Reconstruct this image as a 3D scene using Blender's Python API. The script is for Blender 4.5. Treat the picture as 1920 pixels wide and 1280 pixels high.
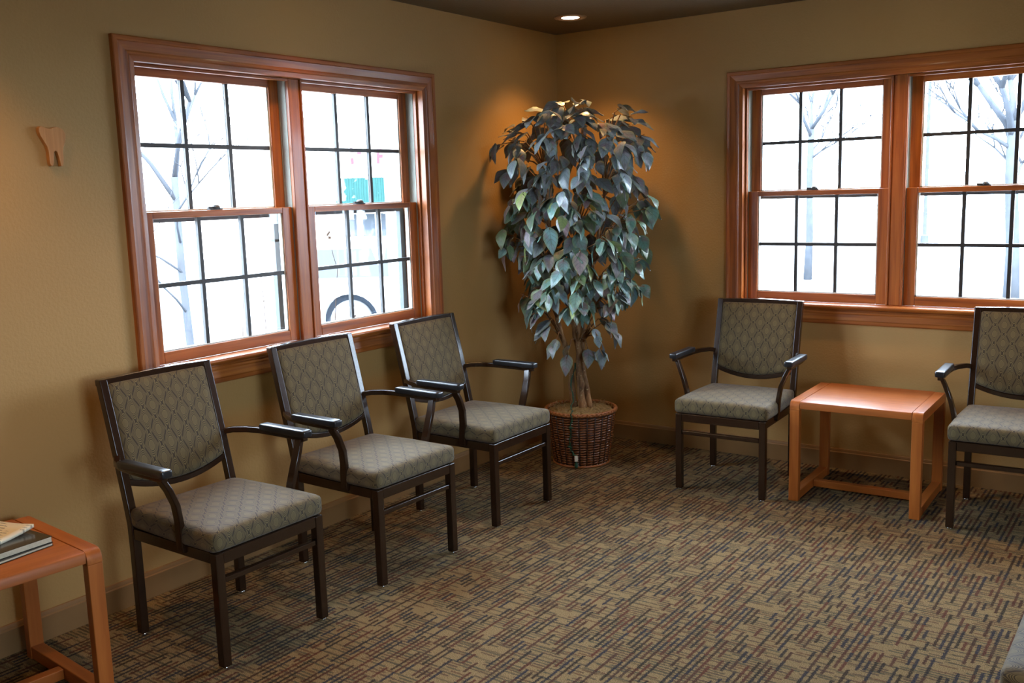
import bpy, bmesh, math, random
from mathutils import Vector, Matrix, Euler
PI = math.pi
scene = bpy.context.scene
for o in list(bpy.data.objects):
    bpy.data.objects.remove(o, do_unlink=True)
COL = scene.collection

# ---------------------------------------------------------------- camera
CAM = Vector((3.1827, -5.0033, 1.4884))
yaw, pitch, roll, FPX = -.6195, .1537, -.0297, 1806.25
Fv = Vector((math.sin(yaw) * math.cos(pitch), math.cos(yaw) * math.cos(pitch), -math.sin(pitch)))
r0 = Vector((math.cos(yaw), -math.sin(yaw), 0)); u0 = r0.cross(Fv)
Rv = r0 * math.cos(roll) + u0 * math.sin(roll); Uv = -r0 * math.sin(roll) + u0 * math.cos(roll)
cd = bpy.data.cameras.new('camera'); cam = bpy.data.objects.new('camera', cd); COL.objects.link(cam)
cd.sensor_width = 36; cd.lens = FPX / 1920 * 36; cd.clip_end = 400
m = Matrix((Rv, Uv, -Fv)).transposed().to_4x4(); m.translation = CAM
cam.matrix_world = m
scene.camera = cam

# ---------------------------------------------------------------- sky, sun, exposure
SKY = 36.0
LAMP_W = 42.0
LAMP_COL = (1.0, .54, .20)
world = bpy.data.worlds.new('sky'); scene.world = world; world.use_nodes = True
bg = world.node_tree.nodes['Background']
bg.inputs[0].default_value = (.68, .81, 1.0, 1); bg.inputs[1].default_value = SKY
sd = bpy.data.lights.new('sun', 'SUN'); sun = bpy.data.objects.new('sun', sd); COL.objects.link(sun)
sd.energy = 14; sd.angle = .01; sd.color = (1, .93, .82)
sun.rotation_euler = Vector((-.45, .62, -.64)).to_track_quat('-Z', 'Y').to_euler()
def portal(name, loc, rot, sx, sy):                      # guides the sky's own light through a window opening
    l = bpy.data.lights.new(name, 'AREA'); l.shape = 'RECTANGLE'; l.size = sx; l.size_y = sy
    l.cycles.is_portal = True; l.energy = 0
    o = bpy.data.objects.new(name, l); COL.objects.link(o); o.location = loc; o.rotation_euler = rot
portal('sky_portal', (-.205, -2.052, 1.43), (PI / 2, 0, -PI / 2 - PI), 1.58, 1.12)
portal('sky_portal', (5.605, -4.05, 1.43), (0, 0, 0), 1.58, 1.12)
portal('sky_portal', (1.96, .205, 1.43), (PI / 2, 0, PI), 1.58, 1.12)
for o in COL.objects:
    if o.name.startswith('sky_portal'):
        # aim the portal's -Z into the room
        d = Vector((1, 0, 0)) if o.location.x < 0 else Vector((-1, 0, 0)) if o.location.x > 5 else Vector((0, -1, 0))
        o.rotation_euler = d.to_track_quat('-Z', 'Y').to_euler()
vs = scene.view_settings
vs.view_transform = 'Standard'; vs.look = 'None'; vs.gamma = 1; vs.use_curve_mapping = False
vs.exposure = 0.0

# ---------------------------------------------------------------- material helpers
def lin(r, g, b):
    return tuple(((c / 255 / 12.92) if c / 255 <= .04045 else ((c / 255 + .055) / 1.055) ** 2.4) for c in (r, g, b)) + (1,)
class NT:
    def __init__(s, name):
        s.m = bpy.data.materials.new(name); s.m.use_nodes = True; s.t = s.m.node_tree
        s.b = s.t.nodes['Principled BSDF']; s.out = s.t.nodes['Material Output']
    def n(s, typ, **kw):
        o = s.t.nodes.new(typ)
        for k, v in kw.items(): setattr(o, k, v)
        return o
    def l(s, a, b): s.t.links.new(a, b)
    def put(s, sock, v):
        if isinstance(v, bpy.types.NodeSocket): s.l(v, sock)
        elif v is not None: sock.default_value = v
    def math(s, op, a, b=None, c=None, clamp=False):
        o = s.n('ShaderNodeMath', operation=op); o.use_clamp = clamp
        s.put(o.inputs[0], a); s.put(o.inputs[1], b)
        if c is not None: s.put(o.inputs[2], c)
        return o.outputs[0]
    def mix(s, f, a, b):
        o = s.n('ShaderNodeMix', data_type='RGBA'); s.put(o.inputs[0], f); s.put(o.inputs[6], a); s.put(o.inputs[7], b); return o.outputs[2]
    def coord(s, which='Object'): return s.n('ShaderNodeTexCoord').outputs[which]
    def scale(s, v, sc):
        o = s.n('ShaderNodeMapping'); s.l(v, o.inputs[0]); o.inputs[3].default_value = sc; return o.outputs[0]
    def noise(s, v, sc, detail=3, rough=.5, dist=0):
        o = s.n('ShaderNodeTexNoise'); s.put(o.inputs['Vector'], v); o.inputs['Scale'].default_value = sc
        o.inputs['Detail'].default_value = detail; o.inputs['Roughness'].default_value = rough; o.inputs['Distortion'].default_value = dist
        return o.outputs[0]
    def sep(s, v):
        o = s.n('ShaderNodeSeparateXYZ'); s.l(v, o.inputs[0]); return o.outputs
    def comb(s, x, y, z=0.0):
        o = s.n('ShaderNodeCombineXYZ'); s.put(o.inputs[0], x); s.put(o.inputs[1], y); s.put(o.inputs[2], z); return o.outputs[0]
    def white(s, v):
        o = s.n('ShaderNodeTexWhiteNoise', noise_dimensions='2D'); s.l(v, o.inputs['Vector']); return o.outputs
    def ramp(s, f, stops):
        o = s.n('ShaderNodeValToRGB'); s.put(o.inputs[0], f); e = o.color_ramp.elements
        while len(e) < len(stops): e.new(.5)
        for k, (p, c) in zip(e, stops): k.position = p; k.color = c
        return o.outputs[0]
    def bump(s, h, strength=.3, dist=.002):
        o = s.n('ShaderNodeBump'); s.put(o.inputs['Height'], h); o.inputs['Strength'].default_value = strength
        o.inputs['Distance'].default_value = dist; s.l(o.outputs[0], s.b.inputs['Normal'])
    def bsdf(s, col=None, rough=None, metal=None, coat=None, spec=None, coat_rough=None):
        I = s.b.inputs
        s.put(I['Base Color'], col); s.put(I['Roughness'], rough); s.put(I['Metallic'], metal)
        s.put(I['Coat Weight'], coat); s.put(I['Specular IOR Level'], spec); s.put(I['Coat Roughness'], coat_rough)
        return s.m
def plain(name, col, rough=.6, metal=0, coat=0, spec=.5, nscale=40, namt=.12):
    t = NT(name); c = t.coord(); f = t.noise(c, nscale, 4)
    d = tuple(x * (1 - namt) for x in col[:3]) + (1,); e = tuple(min(1, x * (1 + namt)) for x in col[:3]) + (1,)
    return t.bsdf(t.mix(f, d, e), rough, metal, coat, spec)

def wall_mat(name, col, strength=.14):
    t = NT(name); c = t.coord()
    n1 = t.noise(c, 90, 3, .5); n2 = t.noise(c, 2.5, 2)
    t.bump(t.ramp(n1, [(.38, (0, 0, 0, 1)), (.62, (1, 1, 1, 1))]), strength, .003)
    return t.bsdf(t.mix(n2, tuple(x * .95 for x in col[:3]) + (1,), tuple(x * 1.05 for x in col[:3]) + (1,)), .55, spec=.35)
def wood(name, axis, c0, c1, c2, rough=.32, coat=.5, fine=1.0):
    t = NT(name); c = t.coord()
    sc = [60 * fine] * 3; sc[axis] = 2.2
    s1 = t.scale(c, sc); a = t.noise(s1, 1.0, 4, .6, .6)
    sc2 = [11 * fine] * 3; sc2[axis] = .9
    b = t.noise(t.scale(c, sc2), 1.0, 3, .5, 1.2)
    f = t.math('ADD', t.math('MULTIPLY', a, .55), t.math('MULTIPLY', b, .45))
    col = t.ramp(f, [(.33, c0), (.5, c1), (.66, c2)])
    t.bump(a, .08, .001)
    return t.bsdf(col, rough, coat=coat, coat_rough=.12)
OAK = [wood('varnished_oak_' + 'xyz'[i], i, lin(104, 50, 16), lin(154, 84, 28), lin(184, 110, 44), .4, .15) for i in range(3)]
CHERRY = [wood('cherry_' + 'xyz'[i], i, lin(148, 76, 22), lin(170, 92, 32), lin(188, 108, 44), .42, .12, .6) for i in range(3)]
TOOTHW = wood('light_oak_cutout', 2, lin(168, 112, 58), lin(192, 134, 74), lin(206, 150, 90), .5, .1, 1.6)
WALL = wall_mat('tan_wall_paint', lin(176, 139, 84))
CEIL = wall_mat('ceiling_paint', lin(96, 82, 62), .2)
BASEB = plain('baseboard_paint', lin(138, 102, 60), .5, nscale=12)
DARKF = plain('dark_brown_metal', lin(43, 26, 15), .19, 0, 0, .6, 60, .08)
PADM = plain('black_arm_rubber', lin(28, 30, 34), .3, 0, 0, .6)
GLIDE = plain('chrome_glide', (.7, .72, .75, 1), .2, 1)
MUNT = plain('dark_bronze_bar', lin(48, 46, 44), .45)
LINER = plain('grey_jamb_liner', lin(150, 152, 140), .45)
VINYL = plain('pale_vinyl', lin(205, 210, 205), .5)
SCREENF = plain('dark_screen_frame', lin(46, 54, 60), .5)
STUCCO = wall_mat('pale_stucco', lin(150, 150, 146), .6)
def glass_mat():
    t = NT('window_glass'); t.t.nodes.remove(t.b)
    tr = t.n('ShaderNodeBsdfTransparent'); gl = t.n('ShaderNodeBsdfGlossy'); gl.inputs['Roughness'].default_value = .0
    tr.inputs[0].default_value = (.97, .99, .985, 1)
    lw = t.n('ShaderNodeLayerWeight'); lw.inputs[0].default_value = .5
    fac = t.math('MULTIPLY_ADD', t.math('POWER', lw.outputs['Facing'], 5.), .9, .03)
    mx = t.n('ShaderNodeMixShader'); t.l(fac, mx.inputs[0]); t.l(tr.outputs[0], mx.inputs[1]); t.l(gl.outputs[0], mx.inputs[2])
    t.l(mx.outputs[0], t.out.inputs[0]); return t.m
GLASS = glass_mat()

def carpet_mat():
    t = NT('patterned_loop_carpet'); c = t.coord()
    nz = t.noise(c, 170, 2)
    X, Y, Z = t.sep(c)
    wob = t.math('MULTIPLY', t.math('SUBTRACT', nz, .5), .014)
    X = t.math('ADD', X, wob); Y = t.math('ADD', Y, t.math('MULTIPLY', t.math('SUBTRACT', t.noise(c, 130, 2), .5), .012))
    grain = t.noise(c, 300, 2)
    def dashes(U, V, pu, pv, width, keep, seed):
        cu = t.math('FLOOR', t.math('DIVIDE', U, pu))
        w1 = t.white(t.comb(cu, float(seed)))
        vv = t.math('ADD', t.math('DIVIDE', V, pv), t.math('MULTIPLY', w1[0], 7.3))
        cv = t.math('FLOOR', vv)
        w2 = t.white(t.comb(t.math('ADD', cu, seed * 17.3), cv))
        fr = t.math('ABSOLUTE', t.math('SUBTRACT', t.math('FRACT', t.math('DIVIDE', U, pu)), .5))
        line = t.math('MULTIPLY', t.math('MULTIPLY', t.math('SUBTRACT', width, fr), 9.0, clamp=True), t.ramp(grain, [(.34, (.45, .45, .45, 1)), (.48, (1, 1, 1, 1))]))
        on = t.math('LESS_THAN', w2[0], keep)
        return t.math('MULTIPLY', line, on), w2[1]
    d1, r1 = dashes(X, Y, .0205, .070, .30, .62, 1)
    d2, r2 = dashes(Y, X, .0150, .055, .32, .60, 2)
    d3, r3 = dashes(Y, X, .058, .30, .12, .75, 3)
    base = t.mix(t.ramp(t.noise(c, 330, 2), [(.35, (0, 0, 0, 1)), (.65, (1, 1, 1, 1))]), lin(86, 70, 48), lin(168, 142, 104))
    base = t.mix(t.math('MULTIPLY', t.noise(c, 26, 3), .55), base, lin(128, 112, 74))
    R1 = t.sep(r1)[0]; R2 = t.sep(r2)[1]
    dark1 = t.ramp(R1, [(.0, lin(40, 44, 58)), (.3, lin(44, 40, 34)), (.5, lin(86, 48, 38)), (.72, lin(44, 56, 50)), (.9, lin(70, 56, 40))])
    dark2 = t.ramp(R2, [(.0, lin(66, 60, 48)), (.4, lin(54, 64, 56)), (.7, lin(92, 60, 42)), (1, lin(48, 46, 50))])
    col = t.mix(t.math('MULTIPLY', d2, .75), base, dark2)
    col = t.mix(t.math('MULTIPLY', d3, .6), col, lin(70, 64, 50))
    col = t.mix(t.math('MULTIPLY', d1, .97), col, dark1)
    t.bump(t.noise(c, 380, 2), .8, .004)
    return t.bsdf(col, .95, spec=.1)
CARPET = carpet_mat()

def fabric_mat(name, P, Q, A, k):
    t = NT(name); uv = t.coord('UV'); u, v, _ = t.sep(uv)
    u = t.math('ADD', u, t.math('MULTIPLY', t.math('SINE', t.math('MULTIPLY', v, 2 * PI / Q * .5)), .0))
    h = t.math('SUBTRACT', t.math('SINE', t.math('MULTIPLY', u, PI / P)), t.math('MULTIPLY', t.math('SINE', t.math('MULTIPLY', v, 2 * PI / Q)), A))
    ah = t.math('ABSOLUTE', h)
    cm = t.math('POWER', t.math('ABSOLUTE', t.math('COSINE', t.math('MULTIPLY', v, 2 * PI / Q))), 1.5)
    edge = t.math('LESS_THAN', ah, t.math('MULTIPLY_ADD', cm, .24, .015))
    st = t.math('SINE', t.math('MULTIPLY', ah, k))
    f = t.math('MULTIPLY_ADD', st, .5, .5); inn = t.math('GREATER_THAN', ah, 1.30)
    f = t.math('ADD', t.math('MULTIPLY', f, t.math('SUBTRACT', 1.0, inn)), t.math('MULTIPLY', inn, .7))
    col = t.mix(f, lin(48, 38, 24), lin(122, 106, 67))
    wv = t.noise(t.coord('UV'), 700, 1)
    col = t.mix(t.math('MULTIPLY', wv, .3), col, lin(82, 68, 48))
    col = t.mix(t.math('MULTIPLY', edge, .8), col, lin(42, 30, 22))
    t.bump(f, .25, .001)
    t.b.inputs['Sheen Weight'].default_value = .15
    return t.bsdf(col, .75, spec=.35)
FAB_B = fabric_mat('ogee_weave_fabric', .038, .084, .58, 26)

def leaf_mat():
    t = NT('silk_leaf'); uv = t.coord('UV'); u, v, _ = t.sep(uv)
    oi = t.n('ShaderNodeObjectInfo'); rnd = oi.outputs['Random']
    c = t.coord()
    tone = t.ramp(rnd, [(0, lin(92, 138, 126)), (.25, lin(118, 154, 156)), (.5, lin(108, 134, 84)), (.62, lin(110, 140, 146)), (.72, lin(148, 126, 130)), (.88, lin(84, 108, 96)), (.97, lin(146, 164, 92))])
    nz = t.noise(c, 32, 3)
    nz2 = t.n('ShaderNodeTexNoise', noise_dimensions='4D'); t.l(c, nz2.inputs['Vector']); nz2.inputs['Scale'].default_value = 22
    t.l(t.math('MULTIPLY', rnd, 40.), nz2.inputs['W'])
    col = t.mix(t.ramp(nz2.outputs[0], [(.48, (0, 0, 0, 1)), (.75, (.75, .75, .75, 1))]), tone, lin(140, 98, 112))
    edge = t.math('ABSOLUTE', u)
    col = t.mix(t.math('MULTIPLY', t.ramp(edge, [(.6, (0, 0, 0, 1)), (1, (1, 1, 1, 1))]), .6), col, lin(132, 150, 98))
    vein = t.math('LESS_THAN', t.math('ABSOLUTE', t.math('SUBTRACT', t.math('FRACT', t.math('SUBTRACT', t.math('MULTIPLY', v, 6.), t.math('MULTIPLY', edge, 1.6))), .5)), .09)
    mid = t.math('LESS_THAN', edge, .06)
    col = t.mix(t.math('MULTIPLY', t.math('MAXIMUM', vein, mid), .45), col, lin(84, 92, 82))
    t.bump(vein, .3, .002)
    return t.bsdf(col, .36, spec=.6)
LEAF = leaf_mat()
def bark_mat():
    t = NT('ficus_bark'); c = t.coord()
    n = t.noise(t.scale(c, (40, 40, 12)), 1, 4, .6); n2 = t.noise(c, 70, 3, .7)
    col = t.ramp(n, [(.3, lin(78, 52, 32)), (.5, lin(136, 98, 62)), (.7, lin(176, 136, 90))])
    col = t.mix(t.ramp(n2, [(.62, (0, 0, 0, 1)), (.68, (1, 1, 1, 1))]), col, lin(196, 178, 130))
    t.bump(n, .6, .006)
    return t.bsdf(col, .8)
BARK = bark_mat()
WICK = plain('brown_wicker', lin(110, 62, 30), .24, 0, .6, .5, 60, .35)
WICKD = plain('dark_wicker', lin(52, 30, 18), .5, nscale=60)
RIMW = plain('wicker_rim', lin(156, 96, 50), .35, 0, .3, nscale=80, namt=.3)
MOSS = plain('dried_moss', lin(140, 116, 72), .95, nscale=120, namt=.45)
WIRE = plain('green_wire', lin(22, 74, 52), .45)
WHITEP = plain('white_plastic', lin(225, 222, 205), .5)

# ---------------------------------------------------------------- mesh helpers
class MB:
    def __init__(s): s.v = []; s.f = []; s.uv = None
    def box(s, x0, x1, y0, y1, z0, z1):
        b = len(s.v)
        s.v += [(x, y, z) for z in (z0, z1) for x, y in ((x0, y0), (x1, y0), (x1, y1), (x0, y1))]
        s.f += [tuple(b + i for i in q) for q in ((3, 2, 1, 0), (4, 5, 6, 7), (0, 1, 5, 4), (1, 2, 6, 5), (2, 3, 7, 6), (3, 0, 4, 7))]
        return s
    def loft(s, rings, cap=True, closed=True):
        b = len(s.v); n = len(rings[0])
        for r in rings: s.v += [tuple(p) for p in r]
        for i in range(len(rings) - 1):
            for j in range(n if closed else n - 1):
                k = (j + 1) % n
                s.f.append((b + i * n + j, b + i * n + k, b + (i + 1) * n + k, b + (i + 1) * n + j))
        if cap and closed:
            s.f.append(tuple(b + j for j in reversed(range(n)))); s.f.append(tuple(b + (len(rings) - 1) * n + j for j in range(n)))
        return s
    def sweep(s, path, w, h, up=(0, 0, 1)):
        P = [Vector(p) for p in path]; rings = []; up = Vector(up)
        for i, p in enumerate(P):
            T = (P[min(i + 1, len(P) - 1)] - P[max(i - 1, 0)]).normalized()
            sd = T.cross(up).normalized(); u2 = sd.cross(T)
            W = w[i] if isinstance(w, (list, tuple)) else w; H = h[i] if isinstance(h, (list, tuple)) else h
            rings.append([p + sd * W / 2 * a + u2 * H / 2 * b for a, b in ((-1, -1), (1, -1), (1, 1), (-1, 1))])
        return s.loft(rings)
    def tube(s, path, r, n=8):
        P = [Vector(p) for p in path]; rings = []; ref = None
        for i, p in enumerate(P):
            T = (P[min(i + 1, len(P) - 1)] - P[max(i - 1, 0)]).normalized()
            if ref is None: ref = T.orthogonal().normalized()
            ref = (ref - T * ref.dot(T)).normalized(); b = T.cross(ref)
            R = r[i] if isinstance(r, (list, tuple)) else r
            rings.append([p + (ref * math.cos(2 * PI * k / n) + b * math.sin(2 * PI * k / n)) * R for k in range(n)])
        return s.loft(rings)
    def lathe(s, prof, n=32, c=(0, 0, 0)):
        return s.loft([[(c[0] + r * math.cos(2 * PI * k / n), c[1] + r * math.sin(2 * PI * k / n), c[2] + z) for k in range(n)] for r, z in prof])
    def prism(s, pts, fn):                          # pts 2D outline; fn(p, side) -> 3D
        return s.loft([[fn(p, 0) for p in pts], [fn(p, 1) for p in pts]])
    def build(s, name, mat, parent=None, smooth=False, bevel=0, seg=2):
        me = bpy.data.meshes.new(name); me.from_pydata(s.v, [], s.f); me.update()
        bm = bmesh.new(); bm.from_mesh(me); bmesh.ops.recalc_face_normals(bm, faces=bm.faces); bm.to_mesh(me); bm.free()
        return link(name, me, mat, parent, smooth, bevel, seg)
def link(name, me, mat, parent=None, smooth=False, bevel=0, seg=2):
    o = bpy.data.objects.new(name, me); COL.objects.link(o)
    if mat and not me.materials: me.materials.append(mat)
    if smooth: me.polygons.foreach_set('use_smooth', [True] * len(me.polygons))
    if bevel:
        b = o.modifiers.new('bevel', 'BEVEL'); b.width = bevel; b.segments = seg; b.limit_method = 'ANGLE'; b.angle_limit = .6
        if not smooth: me.polygons.foreach_set('use_smooth', [True] * len(me.polygons)); b.harden_normals = True
    if parent: o.parent = parent
    return o
def rbox(name, mat, half, r, n=10, dome=0, parent=None, warp=None):
    # rounded box with unwrapped UVs (metres)
    hx, hy, hz = half; V = {}; verts = []; faces = []; uvs = []
    def vid(a, b, c):
        k = (round(a, 5), round(b, 5), round(c, 5))
        if k not in V:
            p = Vector((a * hx, b * hy, c * hz))
            q = Vector((max(-hx + r, min(hx - r, p.x)), max(-hy + r, min(hy - r, p.y)), max(-hz + r, min(hz - r, p.z))))
            d = p - q
            w = q + (d.normalized() * r if d.length > 1e-9 else Vector())
            if c > -.99: w.z += dome * max(0, (1 - a * a)) * max(0, (1 - b * b)) * (c + 1) / 2
            if warp: w = warp(w)
            V[k] = len(verts); verts.append(tuple(w))
        return V[k]
    def g(i):                                       # denser towards the edges
        t = i / n * 2 - 1
        return math.copysign(1 - (1 - abs(t)) ** 1.7, t)
    for ax in range(3):
        for sg in (-1, 1):
            for i in range(n):
                for j in range(n):
                    q = []; uq = []
                    for a, b in ((i, j), (i + 1, j), (i + 1, j + 1), (i, j + 1)):
                        cc = [0, 0, 0]; cc[ax] = sg; cc[(ax + 1) % 3] = g(a); cc[(ax + 2) % 3] = g(b)
                        q.append(vid(*cc)); x, y, z = cc[0] * hx, cc[1] * hy, cc[2] * hz
                        if ax == 2: uq.append((x, y))
                        elif ax == 0: uq.append((x + sg * (hz - z), y))
                        else: uq.append((x, y + sg * (hz - z)))
                    if sg < 0: q.reverse(); uq.reverse()
                    faces.append(q); uvs += uq
    me = bpy.data.meshes.new(name); me.from_pydata(verts, [], faces); me.update()
    l = me.uv_layers.new(); l.data.foreach_set('uv', [c for p in uvs for c in p])
    return link(name, me, mat, parent, True)
def empty(name, loc=(0, 0, 0), rz=0):
    o = bpy.data.objects.new(name, None); COL.objects.link(o); o.location = loc; o.rotation_euler = (0, 0, rz); o.empty_display_size = .1; return o
def tag(o, label=None, cat=None, group=None, kind=None):
    if label: o['label'] = label
    if cat: o['category'] = cat
    if group: o['group'] = group
    if kind: o['kind'] = kind
    return o
def struct(o, label=None): return tag(o, label, None, None, 'structure')
def dup(o, parent=None):
    c = o.copy(); COL.objects.link(c)
    if parent:
        c.parent = parent
    for ch in list(o.children): dup(ch, c)
    return c

# ---------------------------------------------------------------- room shell
RX, RY, RH = 5.4, -7.4, 2.40
WZ0, WZ1 = .85, 2.016            # wall openings
WL = (-2.937 + .065, -1.167 - .065)
WR0 = 1.083; WRW = 1.745
WB = (WR0 + .065, WR0 + WRW - .065)
def wall_with_hole(name, a0, a1, h0, h1, fn):
    b = MB()
    for (p0, p1, z0, z1) in ((a0, h0, -.1, RH + .2), (h1, a1, -.1, RH + .2), (h0, h1, -.1, WZ0), (h0, h1, WZ1, RH + .2)):
        fn(b, p0, p1, z0, z1)
    return struct(b.build(name, WALL))
wall_with_hole('wall_left', RY, 0, WL[0], WL[1], lambda b, p0, p1, z0, z1: b.box(-.2, 0, p0, p1, z0, z1))
wall_with_hole('wall_back', -.2, RX + .2, WB[0], WB[1], lambda b, p0, p1, z0, z1: b.box(p0, p1, 0, .2, z0, z1))
wall_with_hole('wall_right', RY, 0, -4.935 + .065, -3.165 - .065, lambda b, p0, p1, z0, z1: b.box(RX, RX + .2, p0, p1, z0, z1))
struct(MB().box(-.2, RX + .2, RY - .2, RY, -.1, RH + .2).build('wall_front', WALL))
struct(MB().box(0, RX, RY, 0, -.1, 0).build('floor', CARPET), 'carpet in a crosshatched weave of beige, navy and maroon')
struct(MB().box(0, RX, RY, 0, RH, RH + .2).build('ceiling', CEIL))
def baseboard(name, fn, L):
    prof = [(0, 0), (.016, 0), (.016, .086), (.012, .090), (.012, .094), (.008, .104), (0, .104)]
    struct(MB().prism(prof, fn).build(name, BASEB, bevel=.0015))
baseboard('baseboard_left', lambda p, s: (p[0], RY if s else 0, p[1]), 0)
baseboard('baseboard_back', lambda p, s: (RX if s else .016, -p[0], p[1]), 0)

# ---------------------------------------------------------------- windows
def window(name, loc, rz, Wd, label):
    root = struct(empty(name, loc, rz), label)
    cw = .086; X0, X1 = cw, Wd - cw; ZT = 1.996; ZO = ZT + cw; ZBO = .767; ZS = .868; mw = .029
    prof = [(0, 0), (0, .019), (.004, .022), (.018, .022), (.021, .018), (.026, .017), (.050, .014), (.056, .016), (.064, .016), (.068, .013), (.078, .010), (cw, .008), (cw, 0)]
    # casing: mitred picture frame; local -Y is the room side
    def piece(nm, a0, a1, along, base, sgn, mit, mat):
        rings = []
        for end, a in ((0, a0), (1, a1)):
            ring = []
            for w, d in prof:
                off = w if mit[end] else 0
                aa = a + off if end == 0 else a - off
                bb = base + sgn * w
                ring.append((aa, -d, bb) if along == 'x' else (bb, -d, aa))
            rings.append(ring)
        MB().loft(rings).build(nm, mat, root)
    piece('casing', 0, Wd, 'x', ZO, -1, (1, 1), OAK[0])
    piece('casing', ZBO, ZO, 'z', 0, 1, (1, 1), OAK[2])
    piece('casing', ZBO, ZO, 'z', Wd, -1, (1, 1), OAK[2])
    piece('apron', 0, Wd, 'x', ZBO, 1, (1, 1), OAK[0])
    st = [(-.046, .852), (-.050, .858), (-.050, .862), (-.044, .868), (.055, .868), (.055, .846), (-.040, .846)]
    MB().prism(st, lambda p, s: (X1 if s else X0, p[0], p[1])).build('stool', OAK[0], root, bevel=.003)
    MB().box(X0 - .02, X1 + .02, 0, .2, ZT, ZT + .02).build('head_jamb', OAK[0], root)
    for a, b in ((X0 - .02, X0), (X1, X1 + .02)): MB().box(a, b, 0, .2, ZS - .018, ZT).build('jamb', OAK[2], root)
    MB().box(X0 - .02, X1 + .02, .05, .235, .82, .862).build('sill', VINYL, root)
    xm = Wd / 2
    MB().box(xm - mw, xm + mw, .035, .2, ZS, ZT).build('mullion', OAK[2], root, bevel=.003)
    for U0, U1 in ((X0, xm - mw), (xm + mw, X1)):
        for a, b in ((U0, U0 + .011), (U1 - .011, U1)):
            MB().box(a, b, .028, .048, ZS, ZT).build('stop', OAK[2], root, bevel=.003)
            MB().box(a, b, .0485, .135, ZS, ZT).box(a + (.000 if a == U0 else -.003), b + (.003 if a == U0 else 0), .088, .091, ZS, ZT).build('jamb_liner', LINER, root)
        MB().box(U0 + .011, U1 - .011, .028, .048, ZT - .012, ZT).build('stop', OAK[0], root, bevel=.003)
        MB().box(U0 + .011, U0 + .042, .14, .165, ZS, 1.43).box(U1 - .042, U1 - .011, .14, .165, ZS, 1.43).box(U0 + .042, U1 - .042, .14, .165, 1.41, 1.43).box(U0 + .042, U1 - .042, .14, .165, ZS, .885).build('screen_frame', SCREENF, root)
        MB().box(U0, U0 + .014, .166, .2, ZS, ZT).box(U1 - .014, U1, .166, .2, ZS, ZT).build('outer_stop', VINYL, root)
        a, b = U0 + .012, U1 - .012
        for (z0, z1, y0, y1, rt, rb) in ((ZS, 1.453, .051, .085, .026, .047), (1.427, ZT - .001, .092, .126, .036, .026)):
            sw = .053; g0, g1 = a + sw, b - sw; h0, h1 = z0 + rb, z1 - rt; yc = (y0 + y1) / 2
            sash = MB().box(g0, g1, y0, y1, z0, h0).box(g0, g1, y0, y1, h1, z1).build('sash', OAK[0], root, bevel=.003)
            for s0, s1 in ((a, g0), (g1, b)): MB().box(s0, s1, y0, y1, z0, z1).build('stile', OAK[2], sash, bevel=.003)
            bead = .006
            MB().box(g0, g1, yc - .009, yc + .009, h0, h0 + bead).box(g0, g0 + bead, yc - .009, yc + .009, h0, h1).box(g1 - bead, g1, yc - .009, yc + .009, h0, h1).build('glazing_bead', VINYL, sash)
            xs = [g0 + (g1 - g0) * k / 3 for k in range(4)]; zm = (h0 + h1) / 2; q = .0085
            for k in (1, 2): MB().box(xs[k] - q, xs[k] + q, yc - .008, yc + .008, h0, h1).build('muntin', MUNT, sash)
            MB().box(g0, g1, yc - .0075, yc + .0075, zm - q, zm + q).build('muntin', MUNT, sash)
            for k in range(3):
                for p0, p1 in ((h0, zm - q), (zm + q, h1)):
                    MB().box(xs[k] + (q if k else 0), xs[k + 1] - (q if k < 2 else 0), yc - .002, yc + .002, p0, p1).build('pane', GLASS, sash)
            if z0 == ZS:
                xc = (a + b) / 2 - .02
                lk = MB().box(xc - .03, xc + .03, y0 + .006, y0 + .03, z1, z1 + .006)
                lk.lathe([(.018, 0), (.018, .006), (.012, .014), (.004, .016)], 14, (xc + .006, y0 + .018, z1 + .005)).box(xc - .034, xc + .004, y0 + .012, y0 + .022, z1 + .006, z1 + .013)
                lk.build('sash_lock', MUNT, sash)
    return root
window('window_1', (0, -2.937, 0), PI / 2, 1.77, 'oak double window with black grilles above three chairs')
window('window_2', (WR0, 0, 0), 0, WRW, 'oak double window with black grilles behind side table')

window('window_3', (RX, -3.165, 0), -PI / 2, 1.77, 'oak double window with black grilles on the right wall beyond the frame')

# ---------------------------------------------------------------- downlights
def emis(name, col, s):
    t = NT(name); t.b.inputs['Emission Color'].default_value = col; t.b.inputs['Emission Strength'].default_value = s; t.bsdf(col, .5); return t.m
LENS = emis('lit_lens', (1, .86, .62, 1), 14)
TRIMM = plain('downlight_trim', lin(150, 120, 90), .4)
def downlight(x, y, label):
    r = tag(empty('downlight', (x, y, RH)), label, 'ceiling light', 'recessed downlights')
    MB().lathe([(.066, -.004), (.068, -.008), (.084, -.006), (.088, 0), (.066, 0)], 40).build('trim_ring', TRIMM, r, True)
    MB().lathe([(.0655, -.001), (.0655, -.003), (.03, -.005), (.002, -.0055)], 40).build('lens', LENS, r, True)
    l = bpy.data.lights.new('downlight_beam', 'SPOT'); l.energy = LAMP_W; l.color = LAMP_COL; l.spot_size = math.radians(108); l.spot_blend = .85; l.shadow_soft_size = .05
    o = bpy.data.objects.new('downlight_beam', l); COL.objects.link(o); o.parent = r; o.location = (0, 0, -.03)
downlight(.38, -.45, 'lit round recessed ceiling light above the leafy corner tree')
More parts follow.
